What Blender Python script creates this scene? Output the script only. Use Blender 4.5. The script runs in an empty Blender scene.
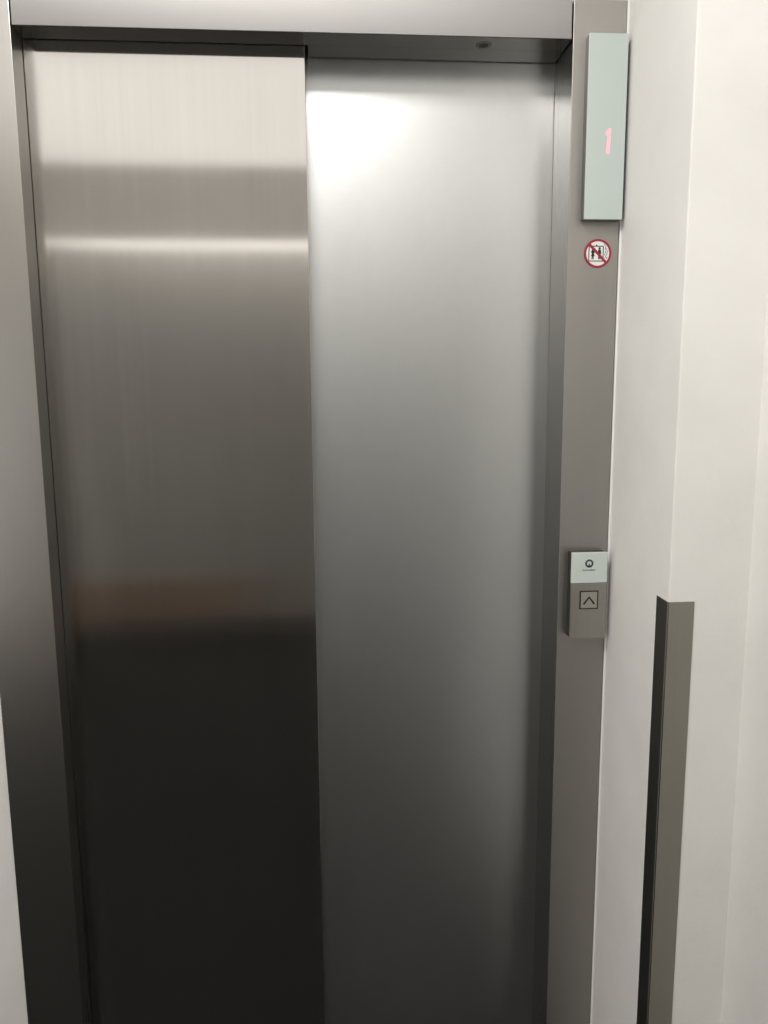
import bpy, bmesh, math
from mathutils import Vector, Matrix

scene = bpy.context.scene
COL = scene.collection

# ------------------------------------------------------------------ helpers
def nodes_of(m):
    m.use_nodes = True
    nt = m.node_tree
    return nt, nt.nodes, nt.links, nt.nodes['Principled BSDF']

def sset(b, name, v):
    if name in b.inputs:
        b.inputs[name].default_value = v

def plain(name, rgb, rough=0.5, metal=0.0, emit=None, estr=0.0, spec=None):
    m = bpy.data.materials.new(name)
    nt, N, L, b = nodes_of(m)
    # a little procedural variation in roughness so nothing reads as flat plastic
    tc = N.new('ShaderNodeTexCoord'); no = N.new('ShaderNodeTexNoise')
    no.inputs['Scale'].default_value = 40
    mr = N.new('ShaderNodeMapRange')
    mr.inputs['To Min'].default_value = max(0.02, rough - 0.04); mr.inputs['To Max'].default_value = rough + 0.04
    L.new(tc.outputs['Object'], no.inputs['Vector']); L.new(no.outputs['Fac'], mr.inputs['Value'])
    L.new(mr.outputs['Result'], b.inputs['Roughness'])
    sset(b, 'Base Color', (*rgb, 1)); sset(b, 'Metallic', metal)
    if spec is not None: sset(b, 'Specular IOR Level', spec)
    if emit:
        sset(b, 'Emission Color', (*emit, 1)); sset(b, 'Emission Strength', estr)
    return m

def steel(name, rgb, rough, aniso, streak=(220, 220, 1.2), rvar=0.05, cvar=0.06, bump=0.0):
    """brushed stainless steel; hairlines run vertically, reflections smear sideways"""
    m = bpy.data.materials.new(name)
    nt, N, L, b = nodes_of(m)
    tc = N.new('ShaderNodeTexCoord'); mp = N.new('ShaderNodeMapping')
    mp.inputs['Scale'].default_value = streak
    no = N.new('ShaderNodeTexNoise'); no.inputs['Scale'].default_value = 1.0; no.inputs['Detail'].default_value = 3
    L.new(tc.outputs['Object'], mp.inputs['Vector']); L.new(mp.outputs['Vector'], no.inputs['Vector'])
    # broad faint smudges left by hands and cleaning
    mp2 = N.new('ShaderNodeMapping'); mp2.inputs['Scale'].default_value = (14, 14, 2.6)
    n2 = N.new('ShaderNodeTexNoise'); n2.inputs['Scale'].default_value = 1.0; n2.inputs['Detail'].default_value = 2
    L.new(tc.outputs['Object'], mp2.inputs['Vector']); L.new(mp2.outputs['Vector'], n2.inputs['Vector'])
    add = N.new('ShaderNodeMath'); add.operation = 'ADD'
    L.new(no.outputs['Fac'], add.inputs[0]); L.new(n2.outputs['Fac'], add.inputs[1])
    mr = N.new('ShaderNodeMapRange'); mr.inputs['From Min'].default_value = 0.6; mr.inputs['From Max'].default_value = 1.4
    mr.inputs['To Min'].default_value = rough - rvar; mr.inputs['To Max'].default_value = rough + rvar
    L.new(add.outputs[0], mr.inputs['Value']); L.new(mr.outputs['Result'], b.inputs['Roughness'])
    mc = N.new('ShaderNodeMapRange'); mc.inputs['From Min'].default_value = 0.6; mc.inputs['From Max'].default_value = 1.4
    mc.inputs['To Min'].default_value = 1 - cvar; mc.inputs['To Max'].default_value = 1 + cvar
    L.new(add.outputs[0], mc.inputs['Value'])
    vm = N.new('ShaderNodeVectorMath'); vm.operation = 'SCALE'
    vm.inputs[0].default_value = rgb
    L.new(mc.outputs['Result'], vm.inputs['Scale']); L.new(vm.outputs['Vector'], b.inputs['Base Color'])
    sset(b, 'Metallic', 1.0)
    if aniso:
        sset(b, 'Anisotropic', aniso)
        ge = N.new('ShaderNodeNewGeometry'); cr = N.new('ShaderNodeVectorMath'); cr.operation = 'CROSS_PRODUCT'
        cr.inputs[0].default_value = (0.0001, 0.0001, 1)
        L.new(ge.outputs['Normal'], cr.inputs[1]); L.new(cr.outputs['Vector'], b.inputs['Tangent'])
    return m

def plaster(name, rgb, rough=0.7, bump=0.12, stain=0.05):
    m = bpy.data.materials.new(name)
    nt, N, L, b = nodes_of(m)
    tc = N.new('ShaderNodeTexCoord')
    n1 = N.new('ShaderNodeTexNoise'); n1.inputs['Scale'].default_value = 6; n1.inputs['Detail'].default_value = 5
    n2 = N.new('ShaderNodeTexNoise'); n2.inputs['Scale'].default_value = 55; n2.inputs['Detail'].default_value = 4
    L.new(tc.outputs['Object'], n1.inputs['Vector']); L.new(tc.outputs['Object'], n2.inputs['Vector'])
    mc = N.new('ShaderNodeMapRange'); mc.inputs['From Min'].default_value = 0.35; mc.inputs['From Max'].default_value = 0.7
    mc.inputs['To Min'].default_value = 1 + stain * .3; mc.inputs['To Max'].default_value = 1 - stain
    L.new(n1.outputs['Fac'], mc.inputs['Value'])
    vm = N.new('ShaderNodeVectorMath'); vm.operation = 'SCALE'; vm.inputs[0].default_value = rgb
    L.new(mc.outputs['Result'], vm.inputs['Scale']); L.new(vm.outputs['Vector'], b.inputs['Base Color'])
    bp = N.new('ShaderNodeBump'); bp.inputs['Strength'].default_value = bump; bp.inputs['Distance'].default_value = 0.004
    L.new(n2.outputs['Fac'], bp.inputs['Height']); L.new(bp.outputs['Normal'], b.inputs['Normal'])
    sset(b, 'Roughness', rough)
    return m

def add_box(bm, x0, x1, y0, y1, z0, z1, bevel=0.0, seg=2):
    t = bmesh.new()
    r = bmesh.ops.create_cube(t, size=1.0)
    for v in t.verts:
        v.co = Vector((x0 + (v.co.x + .5) * (x1 - x0), y0 + (v.co.y + .5) * (y1 - y0), z0 + (v.co.z + .5) * (z1 - z0)))
    if bevel:
        bmesh.ops.bevel(t, geom=list(t.edges), offset=bevel, segments=seg, affect='EDGES', profile=0.5)
    me = bpy.data.meshes.new('t'); t.to_mesh(me); t.free(); bm.from_mesh(me); bpy.data.meshes.remove(me)

def add_prism(bm, pts, y0, y1):
    """polygon in the XZ plane (counter-clockwise seen from -Y) extruded from y0 (front) to y1 (back)"""
    f = [bm.verts.new((x, y0, z)) for x, z in pts]
    k = [bm.verts.new((x, y1, z)) for x, z in pts]
    bm.faces.new(f); bm.faces.new(k[::-1])
    n = len(pts)
    for i in range(n):
        bm.faces.new((f[i], k[i], k[(i + 1) % n], f[(i + 1) % n]))

def add_ring(bm, cx, cz, r0, r1, y0, y1, n=64):
    vs = []
    for i in range(n):
        a = 2 * math.pi * i / n
        c, s = math.cos(a), math.sin(a)
        vs.append([bm.verts.new((cx + r * c, y, cz + r * s)) for r, y in ((r0, y0), (r1, y0), (r1, y1), (r0, y1))])
    for i in range(n):
        a, b = vs[i], vs[(i + 1) % n]
        for j in range(4):
            bm.faces.new((a[j], b[j], b[(j + 1) % 4], a[(j + 1) % 4]))

def circle(cx, cz, r, n=48):
    return [(cx + r * math.cos(2 * math.pi * i / n), cz + r * math.sin(2 * math.pi * i / n)) for i in range(n)]

def stroke(x0, z0, x1, z1, w):
    d = Vector((x1 - x0, z1 - z0)).normalized(); n = Vector((-d.y, d.x)) * w / 2
    return [(x0 - n.x, z0 - n.y), (x1 - n.x, z1 - n.y), (x1 + n.x, z1 + n.y), (x0 + n.x, z0 + n.y)]

def obj(name, bm, mat, parent=None, smooth=False):
    bmesh.ops.recalc_face_normals(bm, faces=list(bm.faces))
    me = bpy.data.meshes.new(name); bm.to_mesh(me); bm.free()
    me.materials.append(mat)
    if smooth:
        for p in me.polygons: p.use_smooth = True
    o = bpy.data.objects.new(name, me); COL.objects.link(o)
    if parent:
        o.parent = parent
        p = parent
        off = Vector((0, 0, 0))
        while p: off += p.location; p = p.parent
        me.transform(Matrix.Translation(-off))
    return o

def thing(name, label, cat, loc):
    o = bpy.data.objects.new(name, None); COL.objects.link(o)
    o.empty_display_size = 0.05; o.location = loc
    o['label'] = label; o['category'] = cat; o['kind'] = 'thing'
    return o

def box_obj(name, x0, x1, y0, y1, z0, z1, mat, parent=None, bevel=0.0):
    bm = bmesh.new(); add_box(bm, x0, x1, y0, y1, z0, z1, bevel)
    return obj(name, bm, mat, parent)

def struct(name, x0, x1, y0, y1, z0, z1, mat, bevel=0.0):
    o = box_obj(name, x0, x1, y0, y1, z0, z1, mat, None, bevel)
    o['kind'] = 'structure'
    return o

# ---------------------------------------------------------------- materials
M_DOOR = steel('brushed_steel_door', (0.565, 0.545, 0.52), 0.135, 1.0, streak=(110, 110, 1.2), rvar=0.012, cvar=0.035)
M_SATIN = steel('satin_door', (0.73, 0.74, 0.74), 0.345, 0.0, streak=(60, 60, 60), rvar=0.015, cvar=0.015)
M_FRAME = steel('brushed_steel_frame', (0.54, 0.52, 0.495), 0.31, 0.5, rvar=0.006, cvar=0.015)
M_JAMBDIM = steel('brushed_steel_jamb_shaded', (0.415, 0.398, 0.376), 0.46, 0.3, rvar=0.006, cvar=0.015)  # right jamb's darker copy of the frame steel; shading is in the colour
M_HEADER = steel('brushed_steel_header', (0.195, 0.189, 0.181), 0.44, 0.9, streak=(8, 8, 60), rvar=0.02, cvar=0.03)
M_REVEALDIM = steel('steel_reveal_shaded', (0.34, 0.33, 0.312), 0.28, 0.0, rvar=0.01, cvar=0.03)  # frame steel darkened for the reveals; their shade is painted into the colour
M_GUARDDIM = steel('steel_guard_side_shaded', (0.24, 0.225, 0.20), 0.20, 0.0, rvar=0.02)  # darker guard copy for the door-facing flange; dim reflection baked into colour
M_SOFFITDIM = steel('steel_underside_shaded', (0.27, 0.264, 0.252), 0.12, 0.0, rvar=0.01, cvar=0.02)  # undersides painted darker than the frame to stand for their dim reflections
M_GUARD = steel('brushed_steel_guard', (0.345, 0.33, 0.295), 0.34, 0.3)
M_PLATE = steel('brushed_steel_plate', (0.43, 0.41, 0.375), 0.38, 0.2)
M_BUTTON = steel('brushed_steel_button', (0.56, 0.54, 0.50), 0.36, 0.2)
M_DARKMETAL = steel('dark_steel', (0.22, 0.21, 0.20), 0.4, 0.0)
M_WALL = plaster('white_painted_plaster', (0.85, 0.835, 0.805))
M_WALLSIDE = plaster('white_painted_plaster_side', (0.82, 0.815, 0.80))
M_CEIL = plaster('ceiling_paint', (0.85, 0.84, 0.81), stain=0.01)
M_FLOOR = plaster('dark_stone_floor', (0.007, 0.0067, 0.006), 0.8, 0.05, 0.2)
sset(M_FLOOR.node_tree.nodes['Principled BSDF'], 'Specular IOR Level', 0.32)
M_BLOCKER = plaster('dark_brown_blocker', (0.045, 0.036, 0.028), 0.6, 0.03, 0.2)
M_BACK = plaster('grey_back_wall', (0.20, 0.196, 0.188))
M_BULK = plaster('grey_beam', (0.60, 0.585, 0.57))
M_BASE = plaster('dark_baseboard', (0.075, 0.068, 0.06), 0.6, 0.03, 0.1)
M_TANBAND = plaster('tan_band', (0.20, 0.13, 0.085), 0.5, 0.1, 0.25)
M_CAULK = plain('white_sealant', (0.92, 0.92, 0.90), 0.5)
M_HOUS = plain('dark_grey_housing', (0.16, 0.16, 0.155), 0.45, 0.6)
M_HOUSBLK = plain('black_housing', (0.03, 0.03, 0.028), 0.5)
M_GLASS2 = plain('pale_green_button_glass', (0.63, 0.70, 0.665), 0.32, 0.0, spec=0.45)
M_GLASS = plain('pale_green_glass', (0.545, 0.615, 0.58), 0.32, 0.0, spec=0.45)
M_GLASSEDGE = plain('polished_glass_edge', (0.72, 0.80, 0.76), 0.2)
M_PINK = plain('lit_pink_digit', (0.8, 0.42, 0.48), 0.4, 0, (1.0, 0.46, 0.52), 0.45)
M_BLACK = plain('black_print', (0.02, 0.018, 0.014), 0.5)
M_LOGO = plain('dark_grey_print', (0.045, 0.06, 0.055), 0.5)
M_TEXT = plain('grey_print', (0.06, 0.08, 0.075), 0.5)
M_STWHITE = plain('sticker_white', (0.88, 0.88, 0.86), 0.4)
M_STRED = plain('sticker_red', (0.36, 0.018, 0.045), 0.4)
M_SHAFT = plain('dark_shaft', (0.012, 0.012, 0.012), 0.8)

# ------------------------------------------------------------- the setting
CEIL = 2.60
XW = 0.994            # side wall beside the elevator
XR = 1.119           # wall beyond the jog
YC = -0.2575          # face of the jog
XL = -1.6
YB = -3.3
TOP = 2.1120
struct('floor', XL - .1, XR + .1, YB - .1, 0.0, -0.08, 0.0, M_FLOOR)
struct('ceiling', XL - .1, XR + .1, YB - .1, 0.2, CEIL, CEIL + .08, M_CEIL)
struct('wall_front_left', XL, -0.1035, 0.006, 0.16, 0, CEIL, M_WALL)
struct('wall_front_top', -0.1035, XW, 0.03, 0.16, TOP + .004, CEIL, M_WALL)
# right wall: side face, jog face and the long corridor wall in one L-shaped plan
bm = bmesh.new()
r = 0.0022
plan = [(XW, 0.16), (XW, YC + r), (XW + r * .3, YC + r * .3), (XW + r, YC), (XR, YC), (XR, YB), (XR + .1, YB), (XR + .1, 0.16)]
lo = [bm.verts.new((x, y, 0)) for x, y in plan]; hi = [bm.verts.new((x, y, CEIL)) for x, y in plan]
bm.faces.new(lo); bm.faces.new(hi[::-1])
for i in range(len(plan)):
    j = (i + 1) % len(plan); bm.faces.new((lo[i], hi[i], hi[j], lo[j]))
o = obj('wall_right', bm, M_WALL); o['kind'] = 'structure'
struct('bounce_blocker', XR - 0.03, XR + 0.001, -2.5, -1.15, 0.0, 2.08, M_BLOCKER, 0.002)   # unseen dark panel added to cut bounce off the right wall
struct('wall_left', XL - .1, XL, YB, 0.16, 0, CEIL, M_WALL)
struct('wall_back', XL - .1, XR + .1, YB - .1, YB, 0, CEIL, M_BACK)
struct('trim_1', XL, XR, -2.92, -2.80, 2.252, CEIL, M_BULK)             # ceiling beam across the lobby
struct('warm_band', XL, 0.0, YB, YB + .03, 0.10, 0.34, M_TANBAND)  # unseen tan band added; stands in for the warm reflection of a person
struct('baseboard_back', XL, XR, YB, YB + .02, 0.0, 0.10, M_BASE)            # timber skirting of the far wall
bm = bmesh.new()                                                       # sealant bead by the frame
add_box(bm, 0.9906, XW, -0.0045, 0.0, 0.0, 1.755, 0.001); add_box(bm, 0.9912, XW, -0.0006, 0.003, 1.755, TOP)
o = obj('trim_3', bm, M_CAULK); o['kind'] = 'structure'
# back of the lift shaft behind the door leaves
struct('wall_shaft', -0.12, XW, 0.150, 0.16, 0, TOP + .004, M_SHAFT)

# ------------------------------------------------------------ elevator frame
fr = thing('elevator_surround', 'brushed stainless steel frame surrounding the two elevator door leaves', 'door frame', (0.45, 0.02, 0))
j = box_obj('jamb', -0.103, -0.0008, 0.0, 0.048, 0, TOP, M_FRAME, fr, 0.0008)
j2 = box_obj('jamb', 0.9009, 0.9905, 0.0, 0.101, 0, TOP, M_JAMBDIM, fr, 0.0008)
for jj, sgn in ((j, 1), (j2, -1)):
    jj.data.materials.append(M_REVEALDIM)
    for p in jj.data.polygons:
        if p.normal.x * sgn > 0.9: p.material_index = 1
bm = bmesh.new()
# header: shallow on the side of the front leaf, deeper over the rear leaf
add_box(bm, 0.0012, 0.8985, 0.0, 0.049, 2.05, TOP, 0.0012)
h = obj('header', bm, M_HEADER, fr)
h.data.materials.append(M_SOFFITDIM)
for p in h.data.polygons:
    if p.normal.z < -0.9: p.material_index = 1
tc_ = box_obj('track_cover', 0.4635, 0.8990, 0.0495, 0.100, 2.0505, 2.10, M_SOFFITDIM, fr, 0.0008)
# small lock hole in the underside of the header
bm = bmesh.new()
def disc_z(bm, cx, cy, r0, r1, z0, z1, n=40):
    vs = []
    for i in range(n):
        a = 2 * math.pi * i / n; c, s = math.cos(a), math.sin(a)
        vs.append([bm.verts.new((cx + r * c, cy + r * s, z)) for r, z in ((r0, z0), (r1, z0 + .0004), (r1, z1), (r0, z1))])
    for i in range(n):
        a, b = vs[i], vs[(i + 1) % n]
        for k in range(4): bm.faces.new((a[k], b[k], b[(k + 1) % 4], a[(k + 1) % 4]))
disc_z(bm, 0.7575, 0.031, 0.0085, 0.0135, 2.0490, 2.0515)
lh = obj('lock_escutcheon', bm, M_DARKMETAL, fr)
bm = bmesh.new()
disc_z(bm, 0.7575, 0.031, 0.0001, 0.0083, 2.0496, 2.0520)
obj('lock_hole', bm, M_BLACK, lh)

# ---------------------------------------------------------------- door leaves
def leaf(x0, x1, y0, y1, mat, label):
    o = box_obj('elevator_door_leaf', x0, x1, y0, y1, 0.0, 2.085, mat, None, 0.0004)
    o['label'] = label; o['category'] = 'elevator door'; o['kind'] = 'thing'
leaf(-0.06, 0.4575, 0.0515, 0.0890, M_DOOR, 'left elevator door leaf of glossy brushed steel with banded reflections')
leaf(0.40, 0.96, 0.1035, 0.140, M_SATIN, 'right elevator door leaf of pale satin metal, set further back')

# ---------------------------------------------------------- floor indicator
fi = thing('floor_indicator', 'tall narrow pale green glass floor indicator showing a lit pink 1', 'elevator display', (0.953, 0, 1.7615))
box_obj('housing', 0.9222, 0.9866, -0.0175, 0.0006, 1.7622, 2.0518, M_HOUS, fi, 0.0008)
gf = box_obj('glass_face', 0.9217, 0.9874, -0.0215, -0.0172, 1.7615, 2.0525, M_GLASS, fi, 0.0009)
bm = bmesh.new()
add_prism(bm, [(0.9555, 1.8655), (0.9612, 1.8655), (0.9632, 1.9062), (0.9588, 1.9062), (0.9540, 1.9000), (0.9540, 1.8940), (0.9568, 1.8955)], -0.0221, -0.0212)
obj('digit', bm, M_PINK, gf)

# ------------------------------------------------------------- fire sticker
CX, CZ, RR = 0.954, 1.7095, 0.0240
st = thing('warning_sticker', 'small round red and white prohibition sticker below the floor indicator', 'sticker', (CX, 0, CZ))
bm = bmesh.new(); add_prism(bm, circle(CX, CZ, RR - 0.002), -0.0006, 0.0006)
obj('disc', bm, M_STWHITE, st)
bm = bmesh.new(); add_ring(bm, CX, CZ, RR - 0.0037, RR, -0.0010, 0.0)
obj('red_ring', bm, M_STRED, st)
k = 0.0240 / 293.0          # metres per pixel of the enlarged view, centre (372, 412)
def sp(px, py): return (CX + (px - 372) * k, CZ - (py - 412) * k)
bm = bmesh.new()
(ax, az), (bx_, bz) = sp(192, 232), sp(572, 612)
add_prism(bm, stroke(ax, az, bx_, bz, 0.0042), -0.0014, -0.0004)
obj('red_bar', bm, M_STRED, st)
bm = bmesh.new()
for a, b_ in (((184, 266), (490, 266)), ((490, 266), (490, 566)), ((490, 566), (184, 566)), ((184, 566), (184, 266))):
    p, q = sp(*a), sp(*b_)
    add_prism(bm, stroke(*p, *q, 0.0015), -0.0009, -0.0004)
add_prism(bm, [sp(318, 258), sp(368, 258), sp(343, 226)], -0.0009, -0.0004)
obj('cabin_outline', bm, M_LOGO, st)
bm = bmesh.new()
for cx0 in (268, 410):
    c = sp(cx0, 308); add_prism(bm, circle(*c, 25 * k, 16), -0.0009, -0.0004)
    if cx0 == 268:
        body = [(250, 335), (286, 335), (298, 400), (284, 405), (298, 470), (280, 470), (284, 530), (270, 530), (268, 475), (262, 530), (246, 530), (254, 470), (238, 470), (254, 405), (238, 400)]
    else:
        body = [(388, 335), (432, 335), (440, 420), (428, 424), (428, 530), (413, 530), (410, 450), (406, 530), (391, 530), (391, 424), (380, 420)]
    add_prism(bm, [sp(cx0 + (qx - cx0) * 1.3, qz) for qx, qz in body], -0.0009, -0.0004)
obj('figures', bm, M_BLACK, st)
bm = bmesh.new()
for pts in (((505, 225), (530, 255)), ((535, 290), (552, 270)), ((540, 345), (575, 315)), ((545, 325), (535, 295)), ((565, 400), (595, 350)), ((530, 400), (545, 360)),
            ((545, 455), (575, 415)), ((520, 440), (530, 415)), ((560, 520), (580, 480)), ((530, 500), (545, 465))):
    add_prism(bm, stroke(*sp(*pts[0]), *sp(*pts[1]), 0.0010), -0.0009, -0.0004)
obj('flames', bm, M_LOGO, st)

# ------------------------------------------------------------- call station
cs = thing('call_station', 'steel elevator call box with green glass top and square up button', 'call button', (0.949, 0, 1.030))
box_obj('housing', 0.9180, 0.9805, -0.0195, 0.0006, 1.0310, 1.1878, M_HOUSBLK, cs, 0.0008)
box_obj('faceplate', 0.9172, 0.9832, -0.0240, -0.0192, 1.0297, 1.1322, M_PLATE, cs, 0.0009)
g = box_obj('glass_plate', 0.9172, 0.9832, -0.0242, -0.0192, 1.1328, 1.1890, M_GLASS2, cs, 0.0009)
LX, LZ = 0.9494, 1.1689
bm = bmesh.new()
add_ring(bm, LX, LZ, 0.0044, 0.0075, -0.0246, -0.0240, 48)
add_prism(bm, [(LX - 0.0017, LZ - 0.0056), (LX + 0.0017, LZ - 0.0056), (LX + 0.0007, LZ - 0.0004), (LX - 0.0007, LZ - 0.0004)], -0.0246, -0.0240)
obj('logo_ring', bm, M_LOGO, g)
# maker's name under the ring
cu = bpy.data.curves.new('lettering', 'FONT'); cu.body = 'Schindler'; cu.size = 0.0052; cu.align_x = 'CENTER'; cu.extrude = 0.0001
to = bpy.data.objects.new('tmp_text', cu); COL.objects.link(to)
bpy.context.view_layer.update()
dg = bpy.context.evaluated_depsgraph_get()
tm = bpy.data.meshes.new_from_object(to.evaluated_get(dg)); bpy.data.objects.remove(to)
xs = [v.co.x for v in tm.vertices]; sc = 0.0236 / (max(xs) - min(xs))
bm = bmesh.new(); bm.from_mesh(tm); bpy.data.meshes.remove(tm)
for v in bm.verts:
    v.co = Vector((LX + v.co.x * sc, -0.0244 - v.co.z, 1.1555 + v.co.y * 1.0))
obj('lettering', bm, M_TEXT, g)
bt = box_obj('button', 0.9346, 0.9670, -0.0248, -0.0235, 1.0853, 1.1177, M_BUTTON, cs, 0.0003)
bm = bmesh.new()
x0, x1, z0, z1, w = 0.9338, 0.9678, 1.0845, 1.1185, 0.0020
add_box(bm, x0, x1, -0.0251, -0.0236, z0, z0 + w); add_box(bm, x0, x1, -0.0251, -0.0236, z1 - w, z1)
add_box(bm, x0, x0 + w, -0.0251, -0.0236, z0 + w, z1 - w); add_box(bm, x1 - w, x1, -0.0251, -0.0236, z0 + w, z1 - w)
obj('button_border', bm, M_BLACK, bt)
bm = bmesh.new()
AX, AZ = 0.9510, 1.1088
hw, hh, w = 0.0113, 0.0142, 0.0038
add_prism(bm, [(AX - hw, AZ - hh), (AX - hw + w * .75, AZ - hh - w * .5), (AX, AZ - w * 1.1), (AX + hw - w * .75, AZ - hh - w * .5), (AX + hw, AZ - hh), (AX, AZ)], -0.0252, -0.0242)
obj('up_arrow', bm, M_BLACK, bt)

# ------------------------------------------------------------- corner guard
bm = bmesh.new()
t = 0.0014; x0, yf = XW - t, YC - t
add_prism_pts = [(x0, -0.2175), (x0, yf), (1.0343, yf), (1.0343, yf + t), (x0 + t, yf + t), (x0 + t, -0.2175)]
lo = [bm.verts.new((x, y, 0.0)) for x, y in add_prism_pts]; hi = [bm.verts.new((x, y, 1.1598)) for x, y in add_prism_pts]
bm.faces.new(lo); bm.faces.new(hi[::-1])
for i in range(6):
    k2 = (i + 1) % 6; bm.faces.new((lo[i], hi[i], hi[k2], lo[k2]))
bmesh.ops.bevel(bm, geom=[e for e in bm.edges if all(abs(v.co.x - x0) < 1e-6 and abs(v.co.y - yf) < 1e-6 for v in e.verts)], offset=0.002, segments=3, affect='EDGES')
cg = obj('corner_guard', bm, M_GUARD)
cg.data.materials.append(M_GUARDDIM)
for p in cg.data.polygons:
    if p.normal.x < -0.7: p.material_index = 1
cg['label'] = 'L-shaped brushed steel guard covering the lower white wall corner'; cg['category'] = 'corner guard'; cg['kind'] = 'thing'

# -------------------------------------------------------------------- lights
def area(name, loc, rot, sx, sy, power, color=(1, 1, 1), spread=180):
    l = bpy.data.lights.new(name, 'AREA'); l.shape = 'RECTANGLE'; l.size = sx; l.size_y = sy
    l.energy = power; l.color = color; l.spread = math.radians(spread)
    o = bpy.data.objects.new(name, l); COL.objects.link(o); o.location = loc; o.rotation_euler = rot
    return o
WARM = (1.0, 0.968, 0.92)
area('side_fill', (XL + .03, -1.6, 1.2), (0, math.radians(-90), 0), 1.3, 0.8, 8, (1.0, 0.985, 0.96))  # unseen fill lamp added to lift the lower walls
area('ceiling_lamp', (0.27, -0.87, CEIL - .02), (0, 0, 0), 0.6, 0.4, 21, (1.0, 0.98, 0.95))
area('ceiling_panel', (0.0, -2.07, CEIL - .02), (0, 0, 0), 2.2, 1.42, 10.6, WARM)
area('far_strip', (0.0, YB + .02, 2.302), (math.radians(90), 0, 0), 2.2, 0.078, 0.72, (1.0, 0.97, 0.92))
area('far_lamp', (0.0, -3.08, CEIL - .02), (0, 0, 0), 2.2, 0.2, 28, (1.0, 0.97, 0.92))

w = bpy.data.worlds.new('World'); scene.world = w; w.use_nodes = True
w.node_tree.nodes['Background'].inputs[0].default_value = (0.6, 0.62, 0.65, 1)
w.node_tree.nodes['Background'].inputs[1].default_value = 0.02

# -------------------------------------------------------------------- camera
cam = bpy.data.cameras.new('camera'); co = bpy.data.objects.new('camera', cam); COL.objects.link(co)
f_px = 800.0
cam.sensor_fit = 'VERTICAL'; cam.sensor_height = 36.0; cam.lens = f_px / 1024 * 36.0
yaw, pitch, roll = 0.07510, 0.15563, 0.007165
F = Vector((math.sin(yaw) * math.cos(pitch), math.cos(yaw) * math.cos(pitch), -math.sin(pitch)))
Rv = Vector((math.cos(yaw), -math.sin(yaw), 0)); D = F.cross(Rv)
c, s = math.cos(roll), math.sin(roll)
right = c * Rv + s * D; down = -s * Rv + c * D
mt = Matrix((( right.x, -down.x, -F.x), (right.y, -down.y, -F.y), (right.z, -down.z, -F.z))).to_4x4()
mt.translation = Vector((0.4767, -1.3983, 1.4858))
co.matrix_world = mt
cam.clip_start = 0.01
scene.camera = co

scene.view_settings.view_transform = 'Standard'
scene.view_settings.look = 'None'
scene.view_settings.exposure = 0.0
